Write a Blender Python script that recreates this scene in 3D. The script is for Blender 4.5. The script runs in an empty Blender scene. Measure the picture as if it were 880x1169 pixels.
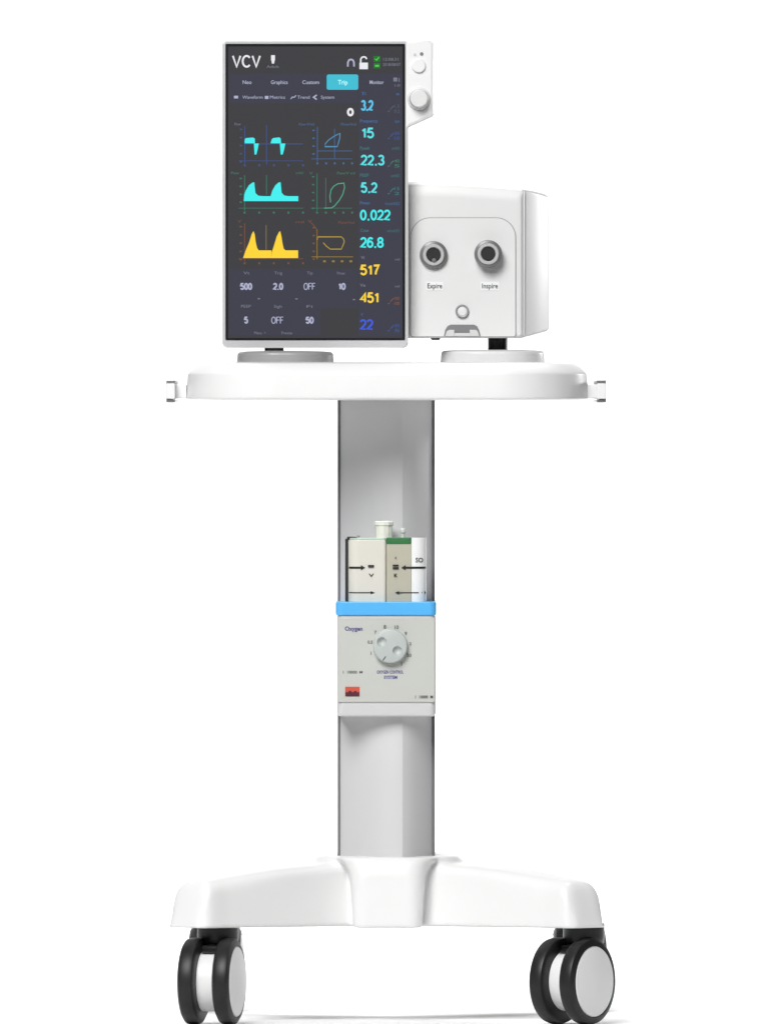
import bpy, bmesh, math
from mathutils import Vector, Matrix
PI = math.pi
sc = bpy.context.scene
COL = sc.collection

# ------------------------------------------------------------------ measuring
# one photo pixel is one millimetre on the plane y = 0; the camera stands 18 m off
D = 18.0
PYH = 500.0                       # picture row of the eye level
ZC = 0.670 * (D - 0.21) / D       # eye height, so that the front tyres touch z = 0
def X(px, y): return (px - 440.0) / 1000.0 * (D + y) / D
def Z(py, y): return ZC + (PYH - py) / 1000.0 * (D + y) / D

# ------------------------------------------------------------------ materials
def lin(c):
    c = c / 255.0
    return c / 12.92 if c <= 0.04045 else ((c + 0.055) / 1.055) ** 2.4
def rgb(r, g, b): return (lin(r), lin(g), lin(b), 1.0)

def mat(name, col, rough=0.4, metal=0.0, spec=0.5, bump=0.0, bscale=900.0, vary=0.03, vscale=14.0, coat=0.0):
    m = bpy.data.materials.new(name); m.use_nodes = True
    nt = m.node_tree; b = nt.nodes['Principled BSDF']
    b.inputs['Metallic'].default_value = metal
    b.inputs['Specular IOR Level'].default_value = spec
    b.inputs['Coat Weight'].default_value = coat
    tc = nt.nodes.new('ShaderNodeTexCoord')
    n = nt.nodes.new('ShaderNodeTexNoise'); n.inputs['Scale'].default_value = vscale
    n.inputs['Detail'].default_value = 5.0
    nt.links.new(tc.outputs['Object'], n.inputs['Vector'])
    mx = nt.nodes.new('ShaderNodeMix'); mx.data_type = 'RGBA'
    lo = [max(0, c * (1 - vary)) for c in col[:3]] + [1]
    hi = [min(1, c * (1 + vary)) for c in col[:3]] + [1]
    mx.inputs[6].default_value = lo; mx.inputs[7].default_value = hi
    nt.links.new(n.outputs['Fac'], mx.inputs[0])
    nt.links.new(mx.outputs[2], b.inputs['Base Color'])
    mr = nt.nodes.new('ShaderNodeMapRange')
    mr.inputs['To Min'].default_value = max(0.02, rough - 0.06)
    mr.inputs['To Max'].default_value = min(1.0, rough + 0.06)
    nt.links.new(n.outputs['Fac'], mr.inputs['Value'])
    nt.links.new(mr.outputs['Result'], b.inputs['Roughness'])
    if bump:
        n2 = nt.nodes.new('ShaderNodeTexNoise'); n2.inputs['Scale'].default_value = bscale
        bp = nt.nodes.new('ShaderNodeBump'); bp.inputs['Strength'].default_value = bump
        bp.inputs['Distance'].default_value = 0.0004
        nt.links.new(tc.outputs['Object'], n2.inputs['Vector'])
        nt.links.new(n2.outputs['Fac'], bp.inputs['Height'])
        nt.links.new(bp.outputs['Normal'], b.inputs['Normal'])
    return m

def glow(name, col, strength=1.0):
    """a lit piece of the display"""
    m = bpy.data.materials.new(name); m.use_nodes = True
    b = m.node_tree.nodes['Principled BSDF']
    b.inputs['Base Color'].default_value = (0.004, 0.004, 0.005, 1)
    b.inputs['Roughness'].default_value = 0.35
    b.inputs['Specular IOR Level'].default_value = 0.15
    b.inputs['Emission Color'].default_value = col
    b.inputs['Emission Strength'].default_value = strength
    return m

M = {}
M['white']   = mat('white_plastic', (0.84, 0.84, 0.835, 1), 0.38, bump=0.03, vary=0.012)
M['shell']   = mat('shell_plastic', (0.73, 0.73, 0.725, 1), 0.45, bump=0.06, vary=0.012)
M['grey_w']  = mat('pale_grey_plastic', (0.62, 0.62, 0.62, 1), 0.4, bump=0.04, vary=0.015)
M['ped']     = mat('grey_stand_plastic', (0.30, 0.30, 0.30, 1), 0.35, bump=0.04, vary=0.02)
M['frame']   = mat('silver_frame', (0.72, 0.72, 0.73, 1), 0.3, metal=0.35, vary=0.015)
M['column']  = mat('silver_column', (0.67, 0.67, 0.675, 1), 0.42, metal=0.15, bump=0.05, bscale=1400, vary=0.015)
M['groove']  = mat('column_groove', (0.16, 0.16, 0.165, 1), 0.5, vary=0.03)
M['steel']   = mat('rail_steel', (0.42, 0.42, 0.43, 1), 0.3, metal=0.7, vary=0.05)
M['chrome']  = mat('pale_metal', (0.86, 0.86, 0.78, 1), 0.15, metal=0.1, vary=0.03)
M['black']   = mat('black_plastic', (0.016, 0.016, 0.017, 1), 0.36, spec=0.5, bump=0.06, vary=0.1)
M['rubber']  = mat('black_rubber', (0.012, 0.012, 0.0125, 1), 0.42, spec=0.4, bump=0.12, bscale=1200, vary=0.15)
M['disc']    = mat('pale_wheel_disc', (0.86, 0.86, 0.865, 1), 0.45, bump=0.03, vary=0.015)
M['hole']    = mat('dark_bore', (0.012, 0.012, 0.012, 1), 0.7, vary=0.1)
M['pgrey']   = mat('port_grey', (0.20, 0.20, 0.20, 1), 0.35, metal=0.3, vary=0.05)
M['plight']  = mat('port_light', (0.62, 0.62, 0.62, 1), 0.3, metal=0.3, vary=0.03)
M['handle_notch']   = mat('notch_grey', (0.20, 0.20, 0.205, 1), 0.5, bump=0.08, vary=0.05)
M['panel']   = mat('panel_grey', (0.54, 0.55, 0.515, 1), 0.5, bump=0.1, vary=0.025)
M['dial']    = mat('dial_grey', (0.49, 0.53, 0.51, 1), 0.42, bump=0.05, vary=0.03)
M['blue']    = mat('sky_blue_band', (0.10, 0.46, 0.88, 1), 0.3, vary=0.06, vscale=5)
M['cream']   = mat('cream_plastic', (0.70, 0.68, 0.61, 1), 0.22, bump=0.05, vary=0.03)
M['beige']   = mat('beige_label', (0.46, 0.44, 0.35, 1), 0.5, bump=0.05, vary=0.04)
M['cap_w']   = mat('clean_white', (0.86, 0.87, 0.86, 1), 0.2, vary=0.02)
M['green']   = mat('green_cap', (0.035, 0.17, 0.055, 1), 0.4, vary=0.08)
M['mint']    = mat('mint_cap', (0.42, 0.55, 0.45, 1), 0.4, vary=0.05)
M['ink']     = mat('black_ink', (0.012, 0.012, 0.012, 1), 0.6, vary=0.05)
M['ink_g']   = mat('grey_ink', (0.10, 0.11, 0.10, 1), 0.6, vary=0.05)
M['ink_v']   = mat('violet_ink', (0.10, 0.09, 0.26, 1), 0.6, vary=0.05)
M['red']     = mat('red_print', (0.62, 0.09, 0.05, 1), 0.45, vary=0.06)
M['maroon']  = mat('maroon_print', (0.09, 0.018, 0.035, 1), 0.45, vary=0.06)
M['bezel']   = mat('black_bezel', (0.012, 0.012, 0.014, 1), 0.3, spec=0.3, vary=0.05)
M['studio']  = mat('studio_white', (0.93, 0.93, 0.93, 1), 0.9, spec=0.1, vary=0.006, vscale=2)

G = {}
G['bg']    = glow('screen_grey', rgb(62, 62, 65))
G['band']  = glow('screen_slate', rgb(62, 63, 75))
G['wht']   = glow('screen_white', rgb(235, 235, 240))
G['lil']   = glow('screen_lilac', rgb(176, 178, 205))
G['dim']   = glow('screen_dim', rgb(122, 124, 140))
G['faint'] = glow('screen_faint', rgb(86, 92, 100))
G['tab']   = glow('screen_tab', rgb(66, 190, 212))
G['tabt']  = glow('screen_tab_text', rgb(190, 255, 255))
G['cyan']  = glow('screen_cyan', rgb(70, 240, 240))
G['cyn2']  = glow('screen_number', rgb(92, 226, 230))
G['sky']   = glow('screen_sky', rgb(92, 196, 235))
G['blue']  = glow('screen_blue', rgb(64, 86, 142))
G['bcap']  = glow('screen_caption_blue', rgb(72, 108, 156))
G['teal']  = glow('screen_teal', rgb(62, 116, 120))
G['grn']   = glow('screen_green', rgb(64, 122, 102))
G['icon']  = glow('screen_icon_green', rgb(24, 120, 36))
G['icon2'] = glow('screen_icon_bright', rgb(90, 200, 90))
G['yel']   = glow('screen_yellow', rgb(255, 214, 56))
G['gold']  = glow('screen_gold', rgb(150, 124, 58))
G['rust']  = glow('screen_rust', rgb(124, 82, 64))
G['deep']  = glow('screen_deep_blue', rgb(66, 92, 222))

# ------------------------------------------------------------------ builders
def thing(name, label, cat, loc, group=None):
    o = bpy.data.objects.new(name, None); COL.objects.link(o)
    o.location = loc; o.empty_display_size = 0.05
    o['label'] = label; o['category'] = cat
    if group: o['group'] = group
    return o

def link(name, me, m, parent=None, smooth=35, wn=True):
    me.materials.clear()
    for mm in (m if isinstance(m, (list, tuple)) else [m]): me.materials.append(mm)
    if smooth:
        for p in me.polygons: p.use_smooth = True
        me.set_sharp_from_angle(angle=math.radians(smooth))
    me.name = name
    o = bpy.data.objects.new(name, me); COL.objects.link(o)
    if parent is not None:
        o.parent = parent
        off = Vector((0, 0, 0)); p = parent
        while p is not None: off += p.location; p = p.parent
        o.matrix_parent_inverse = Matrix.Identity(4)
        me.transform(Matrix.Translation(-off))
    if wn and smooth:
        w = o.modifiers.new('weighted', 'WEIGHTED_NORMAL'); w.keep_sharp = True
    return o

def done(bm):
    bmesh.ops.recalc_face_normals(bm, faces=bm.faces)
    me = bpy.data.meshes.new('m'); bm.to_mesh(me); bm.free(); return me

def bevel(bm, w, seg=3, edges=None):
    bmesh.ops.bevel(bm, geom=edges if edges is not None else bm.edges[:], offset=w, segments=seg,
                    profile=0.5, affect='EDGES', clamp_overlap=True)

def box_into(bm, x0, x1, y0, y1, z0, z1):
    r = bmesh.ops.create_cube(bm, size=1.0)
    for v in r['verts']:
        v.co = Vector((x0 + (v.co.x + .5) * (x1 - x0), y0 + (v.co.y + .5) * (y1 - y0), z0 + (v.co.z + .5) * (z1 - z0)))
    return r['verts']

def box(x0, x1, y0, y1, z0, z1, bv=0.0, seg=3):
    bm = bmesh.new(); box_into(bm, x0, x1, y0, y1, z0, z1)
    if bv: bevel(bm, bv, seg)
    return done(bm)

def loft_into(bm, loops, cap=True):
    rings = [[bm.verts.new(p) for p in lp] for lp in loops]
    n = len(rings[0])
    for a, b in zip(rings[:-1], rings[1:]):
        for i in range(n):
            bm.faces.new((a[i], a[(i + 1) % n], b[(i + 1) % n], b[i]))
    if cap:
        bm.faces.new(rings[0][::-1]); bm.faces.new(rings[-1])
    return rings

def loft(loops, cap=True):
    bm = bmesh.new(); loft_into(bm, loops, cap); return done(bm)

def rrect(x0, x1, y0, y1, r, n=8):
    """rounded rectangle, r = one radius or four (bl, br, tr, tl)"""
    if not isinstance(r, (list, tuple)): r = (r,) * 4
    pts = []
    for (cx, cy, a0, rr) in ((x0 + r[0], y0 + r[0], PI, r[0]), (x1 - r[1], y0 + r[1], 1.5 * PI, r[1]),
                             (x1 - r[2], y1 - r[2], 0, r[2]), (x0 + r[3], y1 - r[3], .5 * PI, r[3])):
        for k in range(n + 1):
            a = a0 + .5 * PI * k / n
            pts.append((cx + rr * math.cos(a), cy + rr * math.sin(a)))
    return pts

def plate_xz(pts, y0, y1, bv=0.0, seg=2):
    """outline in x, z with thickness from y0 (front) to y1; the front rim may be bevelled"""
    bm = bmesh.new()
    fr = [bm.verts.new((x, y0, z)) for x, z in pts]
    bk = [bm.verts.new((x, y1, z)) for x, z in pts]
    n = len(pts)
    f = bm.faces.new(fr); bm.faces.new(bk[::-1])
    for i in range(n): bm.faces.new((fr[i], bk[i], bk[(i + 1) % n], fr[(i + 1) % n]))
    if bv: bevel(bm, bv, seg, [e for e in f.edges])
    return done(bm)

def lathe_into(bm, prof, c, axis='y', n=48):
    """prof: (radius, along) pairs; closed at ends where radius is 0"""
    rings = []
    for r, a in prof:
        ring = []
        for k in range(n):
            t = 2 * PI * k / n; u, v = r * math.cos(t), r * math.sin(t)
            p = {'y': (u, a, v), 'z': (u, v, a), 'x': (a, u, v)}[axis]
            ring.append(bm.verts.new(Vector(c) + Vector(p)))
        rings.append(ring)
    for a, b in zip(rings[:-1], rings[1:]):
        for i in range(n): bm.faces.new((a[i], a[(i + 1) % n], b[(i + 1) % n], b[i]))
    bm.faces.new(rings[0][::-1]); bm.faces.new(rings[-1])

def lathe(prof, c, axis='y', n=48):
    bm = bmesh.new(); lathe_into(bm, prof, c, axis, n); return done(bm)

def cyl_y(px, py, y0, y1, r, bv=0.001, n=40):
    """round stub whose front rim at y0 is rounded"""
    return lathe([(r - bv, y0), (r - bv * .3, y0 + bv * .3), (r, y0 + bv), (r, y1)], (X(px, y0), 0, Z(py, y0)), 'y', n)

def apply_mods(o):
    dg = bpy.context.evaluated_depsgraph_get(); dg.update()
    me = bpy.data.meshes.new_from_object(o.evaluated_get(dg))
    bpy.data.objects.remove(o); return me

# flat printing on a front-facing surface --------------------------------------
def text_into(bm, s, px, py, h, y, w=None, bold=0.0, align='c'):
    """string s: px of left / centre / right, py of the middle of the capitals, capital height h px"""
    cu = bpy.data.curves.new('t', 'FONT'); cu.body = s
    cu.size = 1.0; cu.offset = bold; cu.resolution_u = 3
    o = bpy.data.objects.new('t', cu); COL.objects.link(o)
    dg = bpy.context.evaluated_depsgraph_get()
    me = bpy.data.meshes.new_from_object(o.evaluated_get(dg))
    bpy.data.objects.remove(o)
    xs = [v.co.x for v in me.vertices]
    if not xs: return
    x0, x1 = min(xs), max(xs); cap = 0.729 * 0.95
    sy = h / 1000.0 / cap; sx = sy if w is None else w / 1000.0 / (x1 - x0)
    ax = {'c': (x0 + x1) / 2, 'l': x0, 'r': x1}[align]
    for v in me.vertices:
        v.co = Vector((X(px, y) + (v.co.x - ax) * sx, y, Z(py, y) + (v.co.y - cap / 2) * sy))
    bm.from_mesh(me); bpy.data.meshes.remove(me)

def arc(cx, cy, rx, ry, a0, a1, n=14):
    return [(cx + rx * math.cos(math.radians(a0 + (a1 - a0) * k / n)), cy + ry * math.sin(math.radians(a0 + (a1 - a0) * k / n))) for k in range(n + 1)]
# stroke alphabet: width, list of (centre line in a unit-high cell, closed?)
GLYPH = {
 '0': (.54, [(arc(.27, .5, .27, .5, 0, 345, 23), True)]),
 '1': (.40, [([(.30, 0), (.30, 1.0)], False), ([(.30, .93), (.19, .82), (.05, .74)], False)]),
 '2': (.55, [(arc(.275, .71, .265, .29, 165, -35) + [(.02, .0), (.56, .0)], False)]),
 '3': (.55, [(arc(.26, .755, .24, .245, 160, -90) , False), (arc(.265, .255, .28, .255, 90, -162), False)]),
 '4': (.58, [([(.44, 0), (.44, 1), (.0, .29), (.58, .29)], False)]),
 '5': (.55, [([(.52, 1), (.12, 1), (.06, .52)] + arc(.265, .315, .28, .315, 128, -158), False)]),
 '6': (.55, [(arc(.28, .31, .27, .31, 0, 345, 23), True), (arc(.33, .45, .32, .55, 48, 195), False)]),
 '7': (.54, [([(.0, 1), (.54, 1), (.36, .62), (.24, .3), (.2, 0)], False)]),
 '8': (.55, [(arc(.275, .76, .235, .24, 0, 340, 17), True), (arc(.275, .26, .275, .26, 0, 345, 23), True)]),
 '.': (.22, [([(.11, -.12), (.11, .09)], False)]),
 'V': (.66, [([(.0, 1), (.33, 0), (.66, 1)], False)]),
 'C': (.66, [(arc(.35, .5, .35, .5, 40, 320), False)]),
 'O': (.70, [(arc(.35, .5, .35, .5, 0, 345, 23), True)]),
 'F': (.50, [([(.52, 1), (.0, 1), (.0, 0)], False), ([(.0, .53), (.44, .53)], False)]),
}
def strokes_into(bm, s, px, py, h, y, w, wt, align='l'):
    gap = .20
    tot = sum(GLYPH[c][0] for c in s) + gap * (len(s) - 1)
    hh = h - wt; ww = w - wt; kx = ww / tot
    x = px + wt / 2 if align == 'l' else px - ww / 2
    for c in s:
        gw, st = GLYPH[c]
        for i, (pl, cl) in enumerate(st):
            line_into(bm, [(x + a * kx, py + hh / 2 - b * hh) for a, b in pl], wt * (.9 if c == '.' else 1), y - .00004 * i, cl)
        x += (gw + gap) * kx

def rect_into(bm, px0, py0, px1, py1, y):
    bm.faces.new([bm.verts.new((X(a, y), y, Z(b, y))) for a, b in ((px0, py1), (px1, py1), (px1, py0), (px0, py0))])

def poly_into(bm, pts, y):
    bm.faces.new([bm.verts.new((X(a, y), y, Z(b, y))) for a, b in pts])

def line_into(bm, pts, w, y, closed=False):
    P = [Vector((a, b)) for a, b in pts]
    n = len(P); L, R = [], []
    for i in range(n):
        a = P[i - 1] if (i > 0 or closed) else P[i]
        b = P[(i + 1) % n] if (i < n - 1 or closed) else P[i]
        d = (b - a)
        d = d.normalized() if d.length > 1e-9 else Vector((1, 0))
        nn = Vector((-d.y, d.x)) * (w / 2)
        u = (P[i] - a); v = (b - P[i])
        if u.length > 1e-9 and v.length > 1e-9:
            c = max(-1, min(1, u.normalized().dot(v.normalized())))
            nn *= min(1.7, 1 / max(.35, math.sqrt((1 + c) / 2)))
        L.append(P[i] + nn); R.append(P[i] - nn)
    vl = [bm.verts.new((X(p.x, y), y, Z(p.y, y))) for p in L]
    vr = [bm.verts.new((X(p.x, y), y, Z(p.y, y))) for p in R]
    for i in range(n if closed else n - 1):
        j = (i + 1) % n
        bm.faces.new((vl[i], vr[i], vr[j], vl[j]))

def face_front(bm):
    bmesh.ops.recalc_face_normals(bm, faces=bm.faces)
    for f in bm.faces:
        f.normal_update()
        if f.normal.y > 0: f.normal_flip()
    me = bpy.data.meshes.new('m'); bm.to_mesh(me); bm.free(); return me

def printed(name, m, parent, fn):
    bm = bmesh.new(); fn(bm)
    return link(name, face_front(bm), m, parent, smooth=0, wn=False)

# =================================================================== SETTING
bm = bmesh.new()
prof = [(-24.0, 0.0), (2.2, 0.0)]
f = bm.faces.new([bm.verts.new(p) for p in ((-3, -3.5, 0), (3, -3.5, 0), (3, 2.2, 0), (-3, 2.2, 0))])
fl = link('floor', done(bm), M['studio'], None, smooth=0, wn=False); fl['kind'] = 'structure'
bm = bmesh.new()
R = 1.2; pts = [(2.2, 0.0)]
for k in range(1, 17):
    a = .5 * PI * k / 16
    pts.append((2.2 + R * math.sin(a), R - R * math.cos(a)))
pts.append((2.2 + R, 4.2))
rows = [[bm.verts.new((x, y, z)) for x in (-3, 3)] for y, z in pts]
for a, b in zip(rows[:-1], rows[1:]): bm.faces.new((a[0], a[1], b[1], b[0]))
bd = link('backdrop', done(bm), M['studio'], None, smooth=60, wn=False); bd['kind'] = 'structure'

# =================================================================== CART
cart = thing('medical_cart', 'white wheeled medical cart with silver column, oval-cornered top and black casters', 'cart', (0, 0, 0))

# ---- tabletop: rounded plan, slight draft, rolled upper rim
yF = -0.235
def table_loops():
    x0, x1 = X(211, yF), X(673, yF); zb = Z(456.5, yF); zt = Z(413, yF)
    def ring(ins, z, r): return [(x, y, z) for x, y in rrect(x0 + ins, x1 - ins, yF + ins, 0.21 - ins, max(r - ins, .004), 20)]
    L = [ring(0.012, zb, .105), ring(0.0035, zb + .0002, .105), ring(0.001, zb + .0015, .105), ring(0.0, zb + .004, .105), ring(0.002, zt - .022, .105)]
    L[-1] = ring(.002, zt - .0145, .105)
    for ins, dz in ((.0025, .0130), (.0040, .0108), (.009, .0062), (.0145, .0026), (.0175, .0013), (.024, .0005), (.040, .0002), (.052, .0)):
        L.append(ring(ins, zt - dz, .105))
    return L
link('tabletop', loft(table_loops()), M['white'], cart, smooth=40)

# ---- side rails with end lips and white brackets
def rail(side):
    s = 1 if side > 0 else -1
    e = lambda a, b: (min(a, b), max(a, b))
    y0, y1 = -0.16, 0.16
    if s < 0: xa, xb, xc = X(190, y0), X(200, y0), X(213, y0)
    else:     xa, xb, xc = X(691.5, y0), X(681, y0), X(670, y0)
    zt, zb_ = Z(434, y0), Z(459.5, y0); t = .0036
    prof = [(xa, zb_), (xb, zb_), (xb, zb_ + t), (xa - s * .0055, zb_ + t), (xa - s * .0055, zt - t), (xb, zt - t), (xb, zt), (xa, zt)]
    bm = bmesh.new(); loft_into(bm, [[(x, y, z) for x, z in prof] for y in (y0, y1)]); bevel(bm, .0005, 2)
    r = link('side_rail', done(bm), M['steel'], cart)
    a, b = e(xa - s * .0053, xc)
    for (u, v) in ((y0 + .012, y0 + .05), (-.02, .02), (y1 - .05, y1 - .012)):
        link('rail_bracket', box(a, b, u, v, Z(454.5, y0), Z(438.8, y0), .001, 2), M['white'], r)
    a, b = e(xa - s * .0002, xb)
    link('end_cap', box(a, b, y0 - .003, y0 - .0002, Z(455.2, y0), Z(437.8, y0), .0008, 2), M['white'], r)
rail(-1); rail(1)

# ---- column: broad convex front between two narrow dark grooves
def column_mesh(front, py0, py1):
    yc = front + .01
    x0, x1 = X(387, yc), X(494, yc); xm = (x0 + x1) / 2; hw = (x1 - x0) / 2
    sag = 0.045; n = 34; back = .03; tc = .346
    def g(t):
        if t <= tc: return sag * ((tc - t) / (1 + tc)) ** 2
        u = (t - tc) / (1 - tc); return sag * (.35 * u + .65 * u * u)
    def sect(z):
        p = [(xm + hw * (-1 + 2 * k / n), front + g(-1 + 2 * k / n), z) for k in range(n + 1)]
        return p + [(xm + hw * (1 - 2 * k / n), back - sag * (1 - 2 * k / n) ** 2 * .6, z) for k in range(n + 1)]
    return loft([sect(Z(py1, yc)), sect(Z(py0, yc))])
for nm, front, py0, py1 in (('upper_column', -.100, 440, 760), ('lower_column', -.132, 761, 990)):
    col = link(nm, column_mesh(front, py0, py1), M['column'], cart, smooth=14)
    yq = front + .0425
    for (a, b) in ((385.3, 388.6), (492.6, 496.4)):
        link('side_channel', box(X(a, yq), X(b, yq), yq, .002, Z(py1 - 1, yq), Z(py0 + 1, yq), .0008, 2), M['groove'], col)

# ---- base: hub and four splayed legs moulded in one piece (fused by a voxel remesh)
zB = Z(1060, -.245)
def base_mesh():
    bm = bmesh.new()
    def leg(sx, sy, s_tip):
        d = Vector((sx, sy)).normalized(); nrm = Vector((-d.y, d.x))
        secs = []
        zh = .0725
        def sect(s, hw, h, r):
            r = min(r, h * .8, hw * .9); lo = -.003 * (1 - min(1, s / .3)); pl = [(-hw - .004, lo), (hw + .004, lo)]
            for k in range(7):
                a = .5 * PI * k / 6; pl.append((hw - r + r * math.cos(a), h - r + r * math.sin(a)))
            for k in range(7):
                a = .5 * PI + .5 * PI * k / 6; pl.append((-hw + r + r * math.cos(a), h - r + r * math.sin(a)))
            out = []
            for o, z in pl:
                q = d * s + nrm * o; out.append((q.x, q.y, zB + z * (1 if sy < 0 else 1 - .24 * min(1, max(0, (s - .03) / .12)))))
            return out
        for s, hw, h, r in ((.03, .055, zh, .010), (.10, .0505, zh - .0015, .010), (.20, .040, zh - .0075, .013), (s_tip - .040, .0300, .0550, .018), (s_tip - .026, .0293, .0532, .018)):
            secs.append(sect(s, hw, h, r))
        for ds, k, h in ((.020, .99, .0515), (.0155, .975, .0485), (.012, .95, .0440), (.009, .915, .036), (.0055, .85, .023), (.0025, .79, .010), (.0, .70, .001)):
            secs.append(sect(s_tip - ds, .029 * k, h, .016))
        b2 = bmesh.new(); loft_into(b2, secs)
        me = done(b2); bm.from_mesh(me); bpy.data.meshes.remove(me)
    for sx, sy, s in ((-1, -1, .322), (1, -1, .326), (-1, 1, .327), (1, 1, .328)): leg(sx, sy, s)
    # hub: frustum with rounded plan and rolled shoulder
    def ring(hx, hy, z, r): return [(x + .0025, y, z) for x, y in rrect(-hx, hx, -hy, hy, r, 8)]
    zt = Z(976, -.06)
    def ring2(hx, yf, yb, z, r): return [(x + .0025, y, z) for x, y in rrect(-hx, hx, yf, yb, r, 8)]
    for loops in ([ring2(.088, -.112, .104, zB - .002, .05), ring2(.088, -.112, .102, zB + .05, .05), ring2(.0875, -.114, .096, zB + .069, .05),
                   ring2(.0820, -.122, .086, zt - .004, .05), ring2(.078, -.120, .082, zt, .048)],
                  [ring2(.0385, -.160, .02, zB - .0024, .014), ring2(.0405, -.158, .02, zB + .030, .016), ring2(.0430, -.156, .02, zB + .058, .020), ring2(.050, -.153, .02, zB + .070, .030), ring2(.0575, -.150, .02, zt - .004, .036), ring2(.057, -.147, .02, zt - .0006, .036)]):
        b2 = bmesh.new(); loft_into(b2, loops); me = done(b2); bm.from_mesh(me)
    me = done(bm)
    o = bpy.data.objects.new('tmp', me); COL.objects.link(o)
    r = o.modifiers.new('r', 'REMESH'); r.mode = 'VOXEL'; r.voxel_size = .0022; r.adaptivity = 0
    s = o.modifiers.new('s', 'SMOOTH'); s.factor = .5; s.iterations = 9
    return apply_mods(o)
link('base', base_mesh(), M['white'], cart, smooth=75, wn=False)
link('fixing_screw', cyl_y(670, 1041, -.2235, -.20, .0016, .0004, 16), M['ped'], cart)

# ---- casters
def caster(x, y, ang, trail):
    """twin wheel caster; housing is the part, tyres, discs and core its sub-parts"""
    rot = Matrix.Translation((x, y, 0)) @ Matrix.Rotation(-ang, 4, 'Z')
    r = .049; zc = r
    bm = bmesh.new()
    lathe_into(bm, [(.0235, zB + .004), (.0235, zB - .012), (.0228, zB - .0185), (.021, zB - .0205)], (0, 0, 0), 'z', 36)
    # neck that reaches down between the wheels to the axle
    b2 = bmesh.new()
    loops = []
    for t in range(7):
        u = t / 6; z = zB - .017 - u * .0115
        yy = -trail * min(1, u * 1.1)
        loops.append([(-.0085, yy - .018 + .002 * u, z), (.0085, yy - .018 + .002 * u, z), (.0085, yy + .019 - .004 * u, z), (-.0085, yy + .019 - .004 * u, z)])
    loft_into(b2, loops); bevel(b2, .0015, 2); me = done(b2); bm.from_mesh(me)
    # mudguard arc over the core
    arc = []
    for k in range(15):
        a = math.radians(104 - k * 10.0)
        arc.append([(sx_ * .0088, -trail + rr * math.cos(a), zc + rr * math.sin(a)) for sx_, rr in ((-1, .0365), (1, .0365), (1, .041), (-1, .041))])
    b2 = bmesh.new(); loft_into(b2, arc); me = done(b2); bm.from_mesh(me)
    bm.transform(rot)
    h = link('caster', done(bm), M['black'], cart, smooth=40)
    def part(nm, prof, m):
        bm = bmesh.new(); lathe_into(bm, [(a, b * 1.09) for a, b in prof], (0, -trail, zc), 'x', 64); bm.transform(rot)
        return link(nm, done(bm), m, h, smooth=35)
    for s in (-1, 1):
        part('tyre', [(.030, s * .0095), (.0435, s * .0095), (.0475, s * .0115), (r, s * .0150), (r, s * .0215), (.0478, s * .0250), (.0445, s * .0270), (.0408, s * .0275), (.0402, s * .0262), (.030, s * .0255)], M['rubber'])
        part('wheel_disc', [(.012, s * .02), (.0398, s * .0200), (.0398, s * .0268), (.0388, s * .0278), (.030, s * .0292), (.015, s * .0302), (.0005, s * .0305)], M['disc'])
    part('wheel_core', [(.0335, -.0092), (.0338, -.0088), (.0338, .0088), (.0335, .0092)], M['white'])
    return h
yc = -.178
caster(X(249, yc), yc, math.radians(13), .030)
caster(X(666, yc), yc, math.radians(33), .024)
caster(-.196, .205, math.radians(2), -.006)
caster(.2235, .205, math.radians(-2), -.004)

# =================================================================== CONTROL MODULE on the column
yM = -0.149
mod = thing('gas_control_module', 'grey-white control box with round dial and sky-blue band clamped round the column', 'control box', (0, yM, Z(818, yM)))
def body_loops(px0, px1, py0, py1, yf, yb, r=.006, e=.002):
    x0, x1 = X(px0, yf), X(px1, yf); za, zb = Z(py1, yf), Z(py0, yf)
    f = lambda i, z: [(x, y, z) for x, y in rrect(x0 + i, x1 - i, yf + i, yb - i, max(r - i, .0008), 6)]
    return [f(e, za), f(e * .3, za + e * .3), f(0, za + e), f(0, zb - e), f(e * .3, zb - e * .3), f(e, zb)]
body = link('housing', loft(body_loops(384.8, 497.2, 701, 818, yM, .046, .007, .0035)), M['grey_w'], mod, smooth=40)
link('blue_band', loft(body_loops(383, 498, 687, 702.5, yM - .002, .048, .008, .0015)), M['blue'], mod, smooth=40)
fp = link('front_panel', plate_xz(rrect(X(386.2, yM), X(496, yM), Z(801.5, yM), Z(705.5, yM), .0015, 4), yM - .0016, yM + .002, .0006), M['panel'], mod)
yP = yM - .0016 - .0003
# dial with two finger dishes
def dial_mesh():
    yd = yP - .009; cx, cz = X(445.5, yP), Z(737.5, yP)
    bm = bmesh.new(); lathe_into(bm, [(.001, yd), (.0172, yd), (.0184, yd + .0004), (.0192, yd + .0014), (.0196, yd + .003), (.0196, yP + .0012)], (cx, 0, cz), 'y', 72)
    o = bpy.data.objects.new('tmp', done(bm)); COL.objects.link(o)
    cut = []
    for px, py in ((435.8, 732.8), (453.5, 743)):
        b2 = bmesh.new(); bmesh.ops.create_uvsphere(b2, u_segments=32, v_segments=20, radius=.0056)
        bmesh.ops.translate(b2, verts=b2.verts, vec=(X(px, yd), yd - .0012, Z(py, yd)))
        c = bpy.data.objects.new('cut', done(b2)); COL.objects.link(c); cut.append(c)
        m = o.modifiers.new('b', 'BOOLEAN'); m.object = c; m.operation = 'DIFFERENCE'; m.solver = 'EXACT'
    me = apply_mods(o)
    for c in cut: bpy.data.objects.remove(c)
    return me, yd
dm, yd = dial_mesh()
dial = link('dial', dm, M['dial'], mod, smooth=32, wn=False)
bm = bmesh.new(); line_into(bm, [(437, 754), (440.3, 749.3)], 1.1, yd - .0003)
link('pointer_mark', face_front(bm), M['ink_g'], dial, 0, False)
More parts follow.
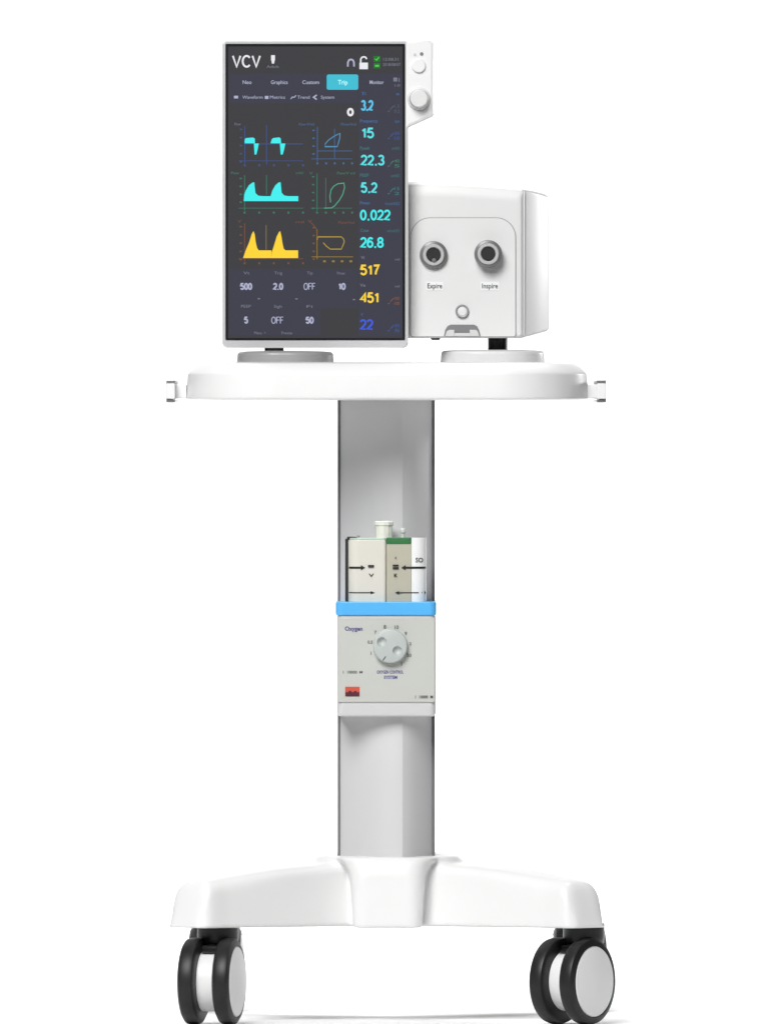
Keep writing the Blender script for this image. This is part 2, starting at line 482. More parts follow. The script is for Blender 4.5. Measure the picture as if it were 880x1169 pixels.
def scale(bm):
    for s, px, py, h in (('1', 423.6, 745.8, 3.8), ('0.5', 422.5, 733, 3.4), ('7', 428.5, 721.8, 3.6), ('8', 439.3, 715.6, 4.2), ('10', 452.7, 716, 4.0),
                         ('9', 463.2, 723.2, 4.0), ('2', 468.4, 734.9, 3.4), ('20', 466.8, 748.2, 3.8), ('1', 458.4, 757.6, 4.4)):
        text_into(bm, s, px, py, h, yP, bold=.02)
printed('dial_scale', M['ink_g'], fp, scale)
printed('heading', M['ink_v'], fp, lambda bm: text_into(bm, 'Oxygen', 403.8, 717.6, 4.6, yP, 20, .03))
def cap2(bm):
    text_into(bm, 'OXYGEN CONTROL', 445.3, 767.2, 3.5, yP, 30, .03)
    text_into(bm, 'SYSTEM', 445.8, 773.2, 3.5, yP, 15, .03)
printed('caption', M['ink_v'], fp, cap2)
printed('caption', M['ink_g'], fp, lambda bm: text_into(bm, '1  10000  M', 402.6, 767.3, 3.0, yP, 22, .02))
printed('caption', M['ink'], fp, lambda bm: text_into(bm, '1  10000  M', 484, 795.6, 3.2, yP, 20, .02))
st = link('sticker', plate_xz(rrect(X(394, yP), X(410.5, yP), Z(795, yP), Z(784, yP), .0004, 2), yP - .0002, yP + .0003), M['red'], mod, 0, False)
def sticker(bm):
    rect_into(bm, 394.3, 790.2, 410.2, 794.8, yP - .0005)
    rect_into(bm, 398, 788.6, 401, 790.4, yP - .0005); rect_into(bm, 404, 788.8, 407, 790.4, yP - .0005)
printed('print', M['maroon'], st, sticker)

# =================================================================== CANISTERS on the module
yK = -0.142
can = thing('twin_canister', 'cream twin gas canister with green cap and metal neck standing on the blue band', 'canister', (X(441, yK), -.125, Z(687, yK)))
zk0, zk1 = Z(688.0, yK), Z(614, yK)
def tank(px0, px1, py0, py1, yb, r, front):
    x0, x1 = X(px0, yK), X(px1, yK)
    pl = rrect(x0, x1, front, yb, r, 10)
    za, zb = Z(py1, yK), Z(py0, yK); e = .0012
    cx, cy = (x0 + x1) / 2, (front + yb) / 2
    sh = lambda z, k: [(cx + (x - cx) * k, cy + (y - cy) * k, z) for x, y in pl]
    return loft([sh(za, .97), sh(za + e, 1), sh(zb - e, 1), sh(zb, .97)])
link('cream_tank', tank(397.5, 440.6, 616.5, 687.3, -.1125, (.013, .003, .003, .010), yK), M['cream'], can, smooth=40)
link('mint_cap', tank(399, 440.4, 614, 617.2, -.1120, (.013, .003, .003, .010), yK + .0004), M['mint'], can, smooth=40)
link('beige_tank', tank(440.9, 469.6, 621.0, 687.3, -.1125, (.003, .0008, .002, .002), yK + .001), M['beige'], can, smooth=40)
link('green_cap', tank(441, 469.4, 613.6, 621.3, -.1122, (.003, .002, .002, .002), yK + .0006), M['green'], can, smooth=40)
link('white_tank', tank(469.7, 486.6, 614, 687.3, -.1122, (.0008, .013, .013, .002), yK + .001), M['cap_w'], can, smooth=40)
bm = bmesh.new()
box_into(bm, X(394, yK), X(398.3, yK), -.128, -.112, zk0, Z(615, yK))
box_into(bm, X(396, yK), X(407, yK), -.128, -.112, Z(616.3, yK), Z(612.8, yK))
bevel(bm, .0009, 2)
link('black_bracket', done(bm), M['ink'], can)
nk = (X(438.2, yK), -.1235, 0)
link('neck', lathe([(.0098, Z(616, yK)), (.0098, Z(602, yK)), (.0100, Z(600.5, yK)), (.0112, Z(599.5, yK)), (.0112, Z(596, yK)), (.0104, Z(595, yK)), (.0078, Z(594.8, yK)), (.0070, Z(597, yK)), (.004, Z(600, yK))], nk, 'z', 12), M['chrome'], can, smooth=12)
bm = bmesh.new(); lathe_into(bm, [(.0022, Z(616, yK)), (.0022, Z(609, yK)), (.0034, Z(608, yK)), (.0034, Z(604.5, yK)), (.0022, Z(603, yK))], (X(460, yK), -.128, 0), 'z', 20)
link('valve_pin', done(bm), M['grey_w'], can)
for px in (409, 434):
    link('stud', lathe([(.0018, Z(615, yK)), (.0018, Z(612, yK)), (.0012, Z(611, yK))], (X(px, yK), -.13, 0), 'z', 16), M['ped'], can)
yI = yK - .0004
def skin_y(x):
    """front of the tanks at x: the outer edges are rounded off"""
    rr = .013; xl, xr = X(397.5, yK), X(486.6, yK)
    d = max(0.0, xl + rr - x); base = yK
    if x > X(440.7, yK): base = yK + .0004; 
    if x > X(460, yK): d = max(0.0, x - (xr - rr)); base = yK + .001
    d = min(d, rr * .999)
    return base + rr - math.sqrt(rr * rr - d * d) - .0005
def on_skin(name, m, fn):
    bm = bmesh.new(); fn(bm)
    me = face_front(bm)
    for v in me.vertices: v.co.y = skin_y(v.co.x)
    return link(name, me, m, can, 0, False)
def arrow(x0, x1, y, w, hl, hw):
    """leader line from px x0 to its head at px x1"""
    s_ = 1 if x1 > x0 else -1; xe = x1 - s_ * hl; n = 14
    def fn(bm):
        rows = []
        for k in range(n + 1):
            x = x0 + (xe - x0) * k / n
            rows.append([bm.verts.new((X(x, yK), yK, Z(y + q * w / 2, yK))) for q in (-1, 1)])
        for a, b in zip(rows[:-1], rows[1:]): bm.faces.new((a[0], a[1], b[1], b[0]))
        p, q = [bm.verts.new((X(xe, yK), yK, Z(y + t * hw / 2, yK))) for t in (-1, 1)]; tip = bm.verts.new((X(x1, yK), yK, Z(y, yK)))
        bm.faces.new((p, rows[-1][0], rows[-1][1], q, tip))
    on_skin('arrow', M['ink'], fn)
arrow(398.2, 417, 648.1, 2.4, 5, 6); arrow(486.4, 458, 648.1, 2.4, 5, 6)
arrow(398.2, 428, 676.6, 1.1, 5, 3.6); arrow(478, 450.5, 676.6, 1.1, 5, 3.6)
arrow(486.2, 480.6, 676.6, 1.0, 4.6, 4)
for q in ((420, 645, 427, 647.2), (448.2, 644.6, 455, 646.4), (448.2, 647.4, 455, 650)): on_skin('marking', M['ink'], lambda bm: rect_into(bm, *q, yI))
on_skin('marking', M['ink_g'], lambda bm: rect_into(bm, 420.4, 647.6, 426.8, 648.6, yI))
on_skin('marking', M['ink_g'], lambda bm: poly_into(bm, [(450.6, 637.6), (452.6, 637.6), (451.6, 634.8)], yI))
on_skin('lettering', M['ink'], lambda bm: text_into(bm, 'V', 423.8, 656.8, 3.6, yI, 6, .03))
on_skin('lettering', M['ink'], lambda bm: text_into(bm, 'K', 451.8, 656.8, 3.8, yI, 4, .03))
on_skin('lettering', M['ink'], lambda bm: text_into(bm, 'SO', 478.6, 639.4, 5, yI, 8.5, .02))

# =================================================================== BREATHING UNIT (right)
yV = -0.085
unit = thing('ventilator_unit', 'white ventilator breathing unit with two round hose ports on an oval foot', 'ventilator', (X(563, 0), 0, Z(414, 0)))
def unit_loops():
    L = []
    # (y, right px, top-left py, top-right py, bottom py, corner radius)
    for y, xr, tl, tr, bt, r, ins in ((yV - .002, 590, 225, 231, 380, .006, 0), (yV - .0008, 594.5, 216.5, 223, 383.4, .006, 0), (yV + .0025, 597.3, 210.5, 217.4, 385.4, .006, 0),
                                 (yV + .0075, 598.5, 207.5, 215.0, 386, .006, 0), (yV + .0085, 599.2, 208.2, 215.8, 385.2, .006, 0), (yV + .0095, 600.4, 208.2, 215.8, 385.2, .006, 0),
                                 (yV + .030, 613, 208.4, 217.8, 382, .006, .001), (yV + .060, 625, 209, 220.2, 378.8, .007, .003), (yV + .068, 626.6, 209.5, 221, 378, .008, .004), (yV + .085, 627, 210, 221.5, 377.5, .008, .004), (yV + .24, 622, 216, 224, 375, .008, .004)):
        p = []
        x0, x1 = X(330, y), X(xr, y); zb = Z(bt, y)
        rr = r; n = 6
        for k in range(n + 1):
            a = PI + .5 * PI * k / n; p.append((x0 + rr + rr * math.cos(a), y, zb + rr + rr * math.sin(a)))
        for k in range(n + 1):
            a = 1.5 * PI + .5 * PI * k / n; p.append((x1 - rr * .5 + rr * .5 * math.cos(a), y, zb + rr * .5 + rr * .5 * math.sin(a)))
        ztr = Z(tr, y); ztl = Z(tl, y); rt = .004 + ins
        for k in range(n + 1):
            a = .5 * PI * k / n; p.append((x1 - rt + rt * math.cos(a), y, ztr - rt + rt * math.sin(a)))
        for k in range(1, 13):                       # gently crowned roof line
            t = k / 13; xx = x1 - rt + (x0 + rr - x1 + rt) * t
            q = min(1.0, (x1 - xx) / (X(597, 0) - X(468, 0)))
            p.append((xx, y, ztr + (ztl - ztr) * math.sin(.5 * PI * q)))
        for k in range(n + 1):
            a = .5 * PI + .5 * PI * k / n; p.append((x0 + rr + rr * math.cos(a), y, ztl - rr + rr * math.sin(a)))
        L.append(p)
    return L
UL = unit_loops()
link('housing', loft(UL[:6]), M['shell'], unit, smooth=24)
link('rear_cover', loft(UL[5:]), M['white'], unit, smooth=24)
yQ = yV - .0035
link('panel_seam', plate_xz(rrect(X(468.2, yQ), X(588.8, yQ), Z(384.4, yQ), Z(248.2, yQ), (.002, .002, .0225, .0225), 10), yQ + .0006, yV, 0), M['ped'], unit, smooth=40)
pan = link('port_panel', plate_xz(rrect(X(469, yQ), X(588, yQ), Z(384, yQ), Z(249, yQ), (.002, .002, .022, .022), 10), yQ, yV, .0009, 3), M['shell'], unit, smooth=40)
def port(px, py, proud, bore):
    c = (X(px, yQ), 0, Z(py, yQ)); f = yQ - proud
    p = link('hose_port', lathe([(.0108, f + .001), (.0128, f), (.0152, f + .0012), (.0158, f + .003), (.0158, yQ + .001)], c, 'y', 56), M['pgrey'], unit, smooth=30)
    # light sleeve: a hollow ring
    bm = bmesh.new(); n = 56; prof = [(.0122, f + .004), (.0122, f - .0012), (.0114, f - .0020), (.0090, f - .0020), (.0082, f - .0012), (.0080, f + .006)]
    lathe_into(bm, prof, c, 'y', n)
    link('port_sleeve', done(bm), M['plight'], p, smooth=30)
    link('port_bore', lathe([(.0005, f - .0021 + (.0002 if bore else 0)), (.0076, f - .0021), (.0078, f + .002)], c, 'y', 40), M['hole'], p, smooth=30)
    return p, c, f
p1, c1, f1 = port(494.8, 291, .006, True)
link('port_tongue', lathe([(.0002, f1 - .0032), (.0022, f1 - .003), (.0026, f1 - .001)], (c1[0] + .0005, 0, c1[2] - .0062), 'y', 20), M['pgrey'], p1)
p2, c2, f2 = port(557, 290, .016, False)
for s, a, b in (('Expire', 486.5, 505.8), ('Inspire', 548.5, 569.5)):
    lb = link('port_label', plate_xz([(X(a, yQ), Z(331.6, yQ)), (X(b, yQ), Z(331.6, yQ)), (X(b, yQ), Z(321.8, yQ)), (X(a, yQ), Z(321.8, yQ))], yQ - .0004, yQ + .0004), M['cap_w'], unit, 0, False)
    printed('lettering', M['ink'], lb, lambda bm: text_into(bm, s, (a + b) / 2, 326.3, 5.6, yQ - .0007, (b - a) * .86, .01))
k1 = link('knob', lathe([(.0050, yQ - .0012), (.0056, yQ - .0032), (.0068, yQ - .0036), (.0076, yQ - .0026), (.0079, yQ + .001)], (X(527.3, yQ), 0, Z(355.3, yQ)), 'y', 40), M['ped'], unit, smooth=30)
link('knob_face', lathe([(.0003, yQ - .0040), (.0046, yQ - .0038), (.0054, yQ - .0030), (.0056, yQ - .001)], (X(527.6, yQ), 0, Z(355.6, yQ)), 'y', 40), M['shell'], k1, smooth=30)
pts = [(506.5, 383.6), (508, 376.5), (510.5, 372.4), (514, 370.6), (541, 370.6), (544.5, 372.4), (546.5, 376.5), (548.5, 383.6)]
lt = link('handle_notch', plate_xz([(X(a, yQ), Z(b, yQ)) for a, b in pts], yQ - .001, yQ + .001, .0004), M['handle_notch'], unit, 30)  # handle notch: a raised plate whose dark colour stands in for the recess
for pl in ([(508, 383.8), (510, 378), (513, 376.5), (518.5, 376.5), (518.5, 383.8)], [(536, 383.8), (536, 376.5), (543, 376.5), (545, 378), (547, 383.8)], [(518.5, 383.8), (518.5, 380.3), (536, 380.3), (536, 383.8)]):
    link('notch_lip', plate_xz([(X(a, yQ), Z(b, yQ)) for a, b in pl], yQ - .0022, yQ - .0002, .0004), M['grey_w'], lt, 30)
link('rubber_foot', lathe([(.0055, Z(384.5, -.07)), (.0055, Z(387, -.07)), (.004, Z(388.3, -.07))], (X(497, -.07), -.07, 0), 'z', 24), M['black'], unit)
link('neck', lathe([(.0112, Z(380, -.02)), (.0112, Z(401, -.02)), (.0118, Z(402, -.02))], (X(568, -.02), -.02, 0), 'z', 40), M['black'], unit, smooth=35)
def foot_loops(px0, px1, py0, yf, yb, zb):
    x0, x1 = X(px0, yf), X(px1, yf); zt = Z(py0, yf); L = []
    f = lambda i, z: [(x, y, z) for x, y in rrect(x0 + i, x1 - i, yf + i, yb - i, .048 - i, 12)]
    L = [f(.0006, zb), f(0, zb + .001), f(.0006, zt - .005)]
    for k in range(1, 6):
        a = .5 * PI * k / 5; L.append(f(.0006 + .004 * (1 - math.cos(a)), zt - .005 + .004 * math.sin(a)))
    L += [f(.012, zt - .0004), f(.03, zt)]
    return L
zT = Z(413, yF) - .0006
link('foot', loft(foot_loops(503, 622, 399, -.09, .06, zT)), M['grey_w'], unit, smooth=40)

# =================================================================== MONITOR (left)
yS = -0.112
mon = thing('patient_monitor', 'tall black-screened touch monitor showing ventilation curves on a grey foot', 'monitor', (X(330, -.105), -.105, Z(415, -.105)))
link('back_shell', plate_xz(rrect(X(255, yS), X(465.5, yS), Z(396.6, yS), Z(47.6, yS), .005, 6), yS + .005, yS + .023, .0), M['white'], mon, smooth=40)
fr = link('frame', plate_xz(rrect(X(254, yS), X(466, yS), Z(397.2, yS), Z(47, yS), (.006, .006, .003, .003), 6), yS, yS + .006, .0022, 3), M['frame'], mon, smooth=30)
yG = yS - .0006
scr = link('screen', plate_xz(rrect(X(257.5, yG), X(462.3, yG), Z(388.3, yG), Z(50, yG), .0012, 3), yG, yG + .002, .0), M['bezel'], mon, smooth=30)
link('neck', loft([[(x, y, z) for x, y in rrect(X(302, -.11), X(324, -.11), -.109, -.092, .006, 5)] for z in (Z(402, -.11), Z(390, -.11))]), M['black'], mon, smooth=40)
link('foot', loft(foot_loops(270, 381, 400.3, -.165, -.045, zT)), M['ped'], mon, smooth=40)
# control strip
ctl_pts = [(462.6, 147.0), (493.2, 133.2), (495.2, 130.5), (495.2, 52), (494.4, 48.8), (491.5, 46.4), (488, 46), (462.6, 46)]
yc_ = yS - .001
ctl = link('control_strip', plate_xz([(X(a, yc_), Z(b, yc_)) for a, b in ctl_pts], yc_, yS + .021, .0034, 2), M['white'], mon, smooth=20)
link('power_button', cyl_y(477.8, 75, yc_ - .003, yc_ + .001, .0078, .0012), M['white'], ctl, smooth=30)
link('indicator', cyl_y(481.2, 61.6, yc_ - .0006, yc_ + .001, .0021, .0003, 20), M['handle_notch'], ctl)
link('indicator', cyl_y(473.4, 62.2, yc_ - .0006, yc_ + .001, .0017, .0003, 20), M['grey_w'], ctl)
kx, kz = X(478, yc_), Z(112.5, yc_)
kb = link('rotary_knob', lathe([(.0085, yc_ - .0135), (.0095, yc_ - .013), (.0103, yc_ - .011), (.0110, yc_ - .004), (.0126, yc_ - .0030), (.0130, yc_ - .001), (.0130, yc_ + .001)], (kx, 0, kz), 'y', 56), M['shell'], ctl, smooth=30)

# ---- what the display shows (all lit pixels, laid just in front of the glass)
y0, y1, y2, y3 = yG - .0002, yG - .0004, yG - .0006, yG - .0008
def scr_part(name, m, fn): return printed(name, m, scr, fn)
scr_part('display_area', G['bg'], lambda bm: rect_into(bm, 260.5, 53, 459.5, 386, y0))
for q in ((262, 84, 408, 118), (262, 307, 408, 352), (262, 352.2, 366, 383), (409.5, 84, 459, 384)):
    scr_part('display_panel', G['band'], lambda bm: rect_into(bm, *q, y1))
scr_part('mode_title', G['wht'], lambda bm: strokes_into(bm, 'VCV', 281.5, 70, 14.6, y2, 33, 2.1, 'c'))
def person_icon(bm):
    rect_into(bm, 309.6, 63, 314, 69, y2); poly_into(bm, [(310, 69), (313.6, 69), (313, 72.6), (310.6, 72.6)], y2)
scr_part('patient_icon', G['wht'], person_icon)
scr_part('caption', G['dim'], lambda bm: text_into(bm, 'Adult', 311.5, 76, 3, y2, 14))
def bell(bm): line_into(bm, [(397, 76), (397.2, 71), (398.4, 68.6), (400.6, 67.8), (402.8, 68.6), (404, 71), (404.2, 76)], 1.9, y2)
scr_part('alarm_icon', G['lil'], bell)
def lock(bm):
    rect_into(bm, 410.3, 71.5, 420, 79, y2)
    line_into(bm, [(411.8, 72), (411.8, 67.5), (413.2, 65.4), (415.3, 64.8), (417.4, 65.4), (418.6, 67.5)], 1.7, y2)
scr_part('lock_icon', G['wht'], lock)
scr_part('status_icon', G['icon'], lambda bm: rect_into(bm, 426.4, 64, 434, 70.4, y2))
scr_part('battery_icon', G['icon'], lambda bm: rect_into(bm, 426.4, 71.8, 434, 78, y2))
scr_part('status_tick', G['icon2'], lambda bm: line_into(bm, [(427.8, 67), (429.6, 68.8), (432.6, 65.2)], 1.1, y3))
scr_part('battery_mark', G['icon2'], lambda bm: rect_into(bm, 428, 74, 432.6, 76.2, y3))
def clock(bm):
    text_into(bm, '12:08:31', 437.5, 67.7, 3.2, y2, 17, 0, 'l'); text_into(bm, '2018/08/07', 437, 73.6, 3.2, y2, 20, 0, 'l')
scr_part('clock', G['dim'], clock)
scr_part('active_tab', G['tab'], lambda bm: poly_into(bm, [(a, b) for a, b in rrect(373, 409, 85, 102.5, 2.2, 4)], y2))
scr_part('tab_title', G['tabt'], lambda bm: text_into(bm, 'Trip', 391.3, 93.8, 5, y3, 11, .02))
for s, px, w in (('Neo', 282.3, 10), ('Graphics', 319, 19), ('Custom', 354.8, 19), ('Monitor', 430, 16)):
    scr_part('tab_title', G['lil'], lambda bm: text_into(bm, s, px, 93.8, 4.2, y2, w, .01))
for s, px, w in (('Waveform', 288.5, 23), ('Metrics', 317, 17), ('Trend', 346.5, 14), ('System', 374, 15)):
    scr_part('menu_entry', G['lil'], lambda bm: text_into(bm, s, px, 110.9, 3.6, y2, w))
for fn in (lambda bm: rect_into(bm, 267.3, 109.3, 272, 112.4, y2), lambda bm: rect_into(bm, 302.5, 109.5, 306.6, 113, y2),
           lambda bm: line_into(bm, [(332, 113), (334, 110.6), (336, 111.2), (338, 108.8)], 1, y2),
           lambda bm: line_into(bm, [(361.6, 108.4), (358, 111), (361.6, 113.6)], 1.6, y2)):
    scr_part('menu_icon', G['lil'], fn)
def ring0(bm): line_into(bm, [(400 + 2.7 * math.cos(t * PI / 9), 128 + 3.6 * math.sin(t * PI / 9)) for t in range(18)], 2.5, y2, True)
scr_part('counter', G['wht'], ring0)
def toolbox(bm):
    rect_into(bm, 449, 88.5, 453.4, 93, y2); rect_into(bm, 455, 89, 456, 93.5, y2); text_into(bm, '1:0', 453.5, 97.5, 2.6, y2, 6)
scr_part('caption', G['dim'], toolbox)

# numbers column
for s, px, py, w, m in (('3.2', 411.8, 120.3, 14.5, 'sky'), ('15', 412, 151.8, 15, 'cyn2'), ('22.3', 411.5, 182.8, 27.5, 'cyn2'), ('5.2', 411.8, 214.2, 19, 'cyn2'),
                        ('0.022', 410.8, 245.5, 35, 'cyan'), ('26.8', 411, 276.8, 27, 'cyan'), ('517', 411, 308.2, 22.5, 'yel'), ('451', 411, 339.8, 22, 'yel'), ('22', 410.6, 370.5, 15.5, 'deep')):
    scr_part('readout', G[m], lambda bm: strokes_into(bm, s, px, py, 12.4, y2, w, 2.2))
for m, s, px, py, w, h, al in (
        ('bcap', 'Ti', 412.5, 106.8, 5, 3.6, 'l'), ('bcap', 'Frequency', 411, 138, 20, 3.6, 'l'), ('bcap', 'Pmean', 411, 231.5, 11, 3.6, 'l'),
        ('bcap', 's', 456, 107, 4, 3.2, 'r'), ('bcap', 'bpm', 456, 138.3, 5, 3.2, 'r'), ('bcap', 'l/cmH2O', 456, 232.5, 16, 3.2, 'r'),
        ('teal', 'Ppeak', 411, 169, 11, 3.6, 'l'), ('teal', 'PEEP', 411, 200, 10, 3.6, 'l'), ('teal', 'Cstat', 411.5, 263, 9.5, 3.6, 'l'),
        ('teal', 'cmH2O', 456, 169.2, 9, 3.2, 'r'), ('teal', 'cmH2O', 456, 200.6, 10, 3.2, 'r'), ('teal', 'ml/cmH2O', 456, 263.5, 14, 3.2, 'r'),
        ('dim', 'Vi', 412, 294, 4, 3.4, 'l'), ('dim', 'Ve', 411, 325.5, 6, 3.4, 'l'), ('dim', 'ml', 456, 296, 5, 2.8, 'r'), ('dim', 'ml', 456, 326.8, 5, 2.8, 'r')):
    scr_part('caption', G[m], lambda bm: text_into(bm, s, px, py, h, y2, w, .01 if al == 'l' else 0, al))
def limit(m, py, s1, s2):
    def fn(bm):
        line_into(bm, [(442.5, py + 4.5), (445, py + 3.5)], 1.1, y2); line_into(bm, [(445.5, py + 2), (448, py - 1), (449.6, py - 2)], 1.1, y2)
        text_into(bm, s1, 453, py - 1.8, 3.6, y2, 5.6, .01); text_into(bm, s2, 453, py + 3.8, 3.6, y2, 6, .01)
    scr_part('alarm_limits', G[m], fn)
for m, py, a, b in (('faint', 123, '1.5', '0.2'), ('blue', 154, '30', '10'), ('grn', 185.5, '40', '5'), ('teal', 217, '15', '2'), ('rust', 342.5, '900', '100'), ('blue', 373.5, '30', '5')): limit(m, py, a, b)
scr_part('caption', G['blue'], lambda bm: text_into(bm, 'f', 413.5, 359, 3.4, y2, 4))

# waveforms and loops
def axes(bm, x0, xa, x1, yt, yb, step):
    rect_into(bm, xa - .4, yt, xa + .4, yb + 3, y2); rect_into(bm, xa - 7, yb - .3, x1, yb + .3, y2)
    k = 0
    while yt + k * step < yb - 2:
        rect_into(bm, xa - 5.6, yt + 3 + k * step, xa - 3.2, yt + 4.6 + k * step, y2); k += 1
    n = 5
    for i in range(n): rect_into(bm, xa + (x1 - xa) * i / (n - 1) - 1.0, yb + 4.0, xa + (x1 - xa) * i / (n - 1) + 1.0, yb + 6.2, y2)
def w1(bm):
    poly_into(bm, [(279.4, 163.6), (279.6, 159), (281, 157.6), (289, 157), (291, 158.2), (291.2, 163.6)], y3)
    poly_into(bm, [(290, 163.8), (295.6, 163.8), (294.4, 170), (292.8, 176.4), (290.8, 176.4)], y3)
    poly_into(bm, [(309, 163.6), (310.4, 159), (312, 157.6), (319, 156.8), (320.6, 158.2), (321, 163.6)], y3)
    poly_into(bm, [(319.6, 163.8), (325.8, 163.8), (324.6, 170), (322.8, 176.4), (320.6, 176.4)], y3)
scr_part('waveform', G['cyan'], w1)
def a1(bm):
    axes(bm, 268, 279.6, 346, 144, 183.6, 9.2); rect_into(bm, 279.5, 163.9, 346, 164.8, y2); rect_into(bm, 304, 143, 304.8, 188, y2)
scr_part('axes', G['blue'], a1)
scr_part('caption', G['dim'], lambda bm: text_into(bm, 'Flow', 271.5, 141.6, 3, y2, 7))
def w2(bm):
    poly_into(bm, [(278.4, 229.6), (279, 222), (281, 217), (284.4, 211.4), (288.4, 208.4), (290.4, 208), (291, 214), (291.8, 220.4), (295, 223.4), (300, 223.9), (309, 223.9), (309, 229.6)], y3)
    poly_into(bm, [(309, 229.6), (309, 224), (311, 217.6), (314.4, 211.6), (318, 208.4), (320.4, 208), (321, 214), (321.6, 220), (324.6, 223.2), (329, 223.9), (340.6, 223.9), (340.6, 229.6)], y3)
scr_part('waveform', G['cyan'], w2)
def a2(bm): axes(bm, 268, 279.4, 346, 200, 237.6, 9); rect_into(bm, 304, 200, 304.8, 222, y2)
scr_part('caption', G['grn'], lambda bm: text_into(bm, 'Paw', 268.6, 197.4, 3, y2, 9)); scr_part('caption', G['grn'], lambda bm: text_into(bm, 'cmH2O', 342, 197.4, 2.6, y2, 9))
scr_part('axes', G['grn'], a2)
def w3(bm):
    poly_into(bm, [(277.6, 294.6), (281, 285), (284.6, 276.5), (287.6, 267), (289.6, 263.8), (291, 268), (292, 276), (293.6, 283), (295.4, 285.8), (310, 285.8), (310, 294.6)], y3)
    poly_into(bm, [(310, 294.6), (310.4, 288), (313, 280), (316, 270), (318.6, 265), (320, 263.8), (321.4, 270), (322.6, 278), (324, 284), (326, 285.8), (340.4, 285.8), (340.4, 294.6)], y3)
scr_part('waveform', G['yel'], w3)
def a3(bm): axes(bm, 268, 279.4, 346, 255, 295.4, 9.4)
scr_part('caption', G['rust'], lambda bm: text_into(bm, 'V', 273.6, 252.5, 3.4, y2, 4)); scr_part('caption', G['rust'], lambda bm: text_into(bm, 'ml', 342.4, 253.4, 2.6, y2, 9))
scr_part('axes', G['rust'], a3)
scr_part('axes', G['gold'], lambda bm: rect_into(bm, 303.6, 257, 304.3, 285, y2))
def l1(bm):
    line_into(bm, [(371, 167.4), (371.5, 164), (375, 160), (380, 156.4), (385, 153.6), (388, 152.2), (388, 157), (386.4, 163), (385, 167.4)], 1.0, y3, True)
scr_part('loop_plot', glow('screen_loop_blue', rgb(84, 146, 190)), l1)
def a4(bm):
    axes(bm, 353, 362.4, 402, 145, 181.4, 9); rect_into(bm, 381.6, 147, 382.3, 181, y2); rect_into(bm, 362, 172, 402, 172.7, y2)
scr_part('caption', G['bcap'], lambda bm: text_into(bm, 'Paw-V/ml', 350, 141.8, 3, y2, 17)); scr_part('caption', G['bcap'], lambda bm: text_into(bm, 'Flow/Vol', 398, 141.8, 3, y2, 17))
scr_part('axes', G['bcap'], a4)
def l2(bm):
    line_into(bm, [(377.4, 231), (376.6, 224), (378, 216.6), (381, 212.6), (385.6, 209.8), (392.6, 209), (393.4, 214), (391.4, 221.6), (387.4, 228.6), (382, 235), (378.5, 237.4), (370, 237.6)], 1.0, y3)
scr_part('loop_plot', glow('screen_loop_green', rgb(84, 172, 140)), l2)
def a5(bm):
    axes(bm, 353, 362, 402, 198, 237.6, 9); rect_into(bm, 371.6, 203, 372.3, 237, y2)
scr_part('caption', G['grn'], lambda bm: text_into(bm, 'Paw/V ml', 395, 197.6, 3, y2, 20)); scr_part('caption', G['grn'], lambda bm: text_into(bm, 'V', 355, 197.6, 3, y2, 4))
scr_part('axes', G['grn'], a5)
def l3(bm):
    line_into(bm, [(362, 274), (363, 270.4), (389.6, 270.4), (392.4, 273), (393, 276), (391.6, 280), (389.6, 284.4), (377, 284.4), (372.6, 281), (369, 277)], 1.0, y3)
scr_part('loop_plot', glow('screen_loop_gold', rgb(184, 152, 62)), l3)
def a6(bm):
    line_into(bm, [(355, 254), (358.6, 257.6), (361.6, 262), (362, 268)], .9, y2)
    for k in range(5): rect_into(bm, 357, 259 + 9 * k, 359.4, 260.8 + 9 * k, y2)
scr_part('axes', G['rust'], a6)
scr_part('caption', G['rust'], lambda bm: text_into(bm, 'V', 353.8, 252.6, 3, y2, 5)); scr_part('caption', G['rust'], lambda bm: text_into(bm, 'Flow/Vol', 395.4, 254, 3, y2, 18))
def a7(bm):
    rect_into(bm, 361.6, 262, 362.4, 296, y2); rect_into(bm, 356, 292.8, 403, 293.6, y2)
    for k in range(4): rect_into(bm, 369 + 10 * k, 297.2, 372 + 10 * k, 299.4, y2)
scr_part('axes', G['gold'], a7)

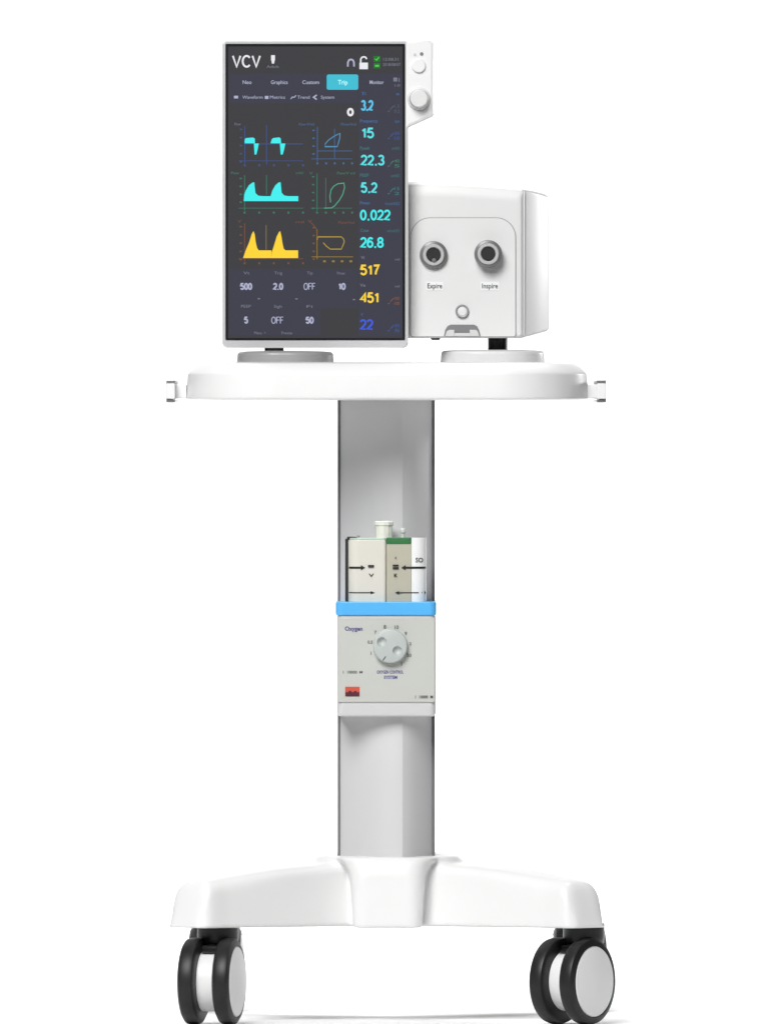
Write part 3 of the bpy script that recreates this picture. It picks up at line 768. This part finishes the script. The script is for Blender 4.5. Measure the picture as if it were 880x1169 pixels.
# settings
for s, px, py, w, b in (('500', 281.2, 327, 14, .03), ('2.0', 317.6, 327, 12, .03), ('OFF', 353.4, 327, 13.5, 0), ('10', 390.2, 327, 9, .03), ('5', 281.2, 365.4, 4.8, .03), ('OFF', 316.8, 365.6, 14, 0), ('50', 353.6, 365.6, 9.4, .03)):
    scr_part('setting_value', G['lil'], lambda bm: strokes_into(bm, s, px, py, 8.2, y2, w, 1.8 if b else 1.0, 'c'))
for s, px, py, w in (('Vt', 281.6, 311.6, 7), ('Trig', 317.8, 311.6, 9), ('Tip', 353.8, 311.6, 6.5), ('Pmax', 389.4, 311.8, 9), ('PEEP', 281, 349.6, 11), ('Sigh', 317.4, 349.8, 9), ('Fi', 353.4, 349.8, 6.5),
                     ('Menu  >', 297, 380, 13), ('Freeze', 327.6, 380, 12)):
    scr_part('caption', G['dim'], lambda bm: text_into(bm, s, px, py, 3.2, y2, w))
for px, py in ((295.6, 341), (338.6, 341.2), (404, 342)):
    scr_part('tick', G['dim'], lambda bm: rect_into(bm, px - 1.3, py - .7, px + 1.3, py + .7, y2))

# =================================================================== LIGHT
w = bpy.data.worlds.new('World'); sc.world = w; w.use_nodes = True
w.node_tree.nodes['Background'].inputs['Color'].default_value = (1, 1, 1, 1)
w.node_tree.nodes['Background'].inputs['Strength'].default_value = 0.05

def area(name, loc, target, sx, sy, power, spread=180):
    l = bpy.data.lights.new(name, 'AREA'); l.shape = 'RECTANGLE'; l.size = sx; l.size_y = sy; l.energy = power; l.spread = math.radians(spread)
    o = bpy.data.objects.new(name, l); COL.objects.link(o); o.location = loc
    o.rotation_euler = (Vector(target) - Vector(loc)).to_track_quat('-Z', 'Y').to_euler()
    return o
area('key_lamp', (-1.10, -3.48, 3.4), (0, 0, .55), 2.4, 2.4, 31.5, 55)
area('backdrop_lamp', (0, 1.7, 3.5), (0, 2.3, .3), 2.8, .7, 96, 120)
area('rim_lamp', (1.7, 1.5, 1.1), (.19, 0, .88), .3, .3, .30, 22)

# =================================================================== CAMERA
cd = bpy.data.cameras.new('camera'); cam = bpy.data.objects.new('camera', cd); COL.objects.link(cam)
cam.location = (0, -D, ZC); cam.rotation_euler = (PI / 2, 0, 0)
cd.sensor_width = 36; cd.sensor_fit = 'AUTO'
cd.lens = 36 * D / 1.169
cd.shift_y = -(584.5 - PYH) / 1169.0
cd.clip_start = 0.5; cd.clip_end = 200
sc.camera = cam
vs = sc.view_settings; vs.view_transform = 'Standard'; vs.look = 'None'; vs.exposure = 0; vs.gamma = 1; vs.use_curve_mapping = False
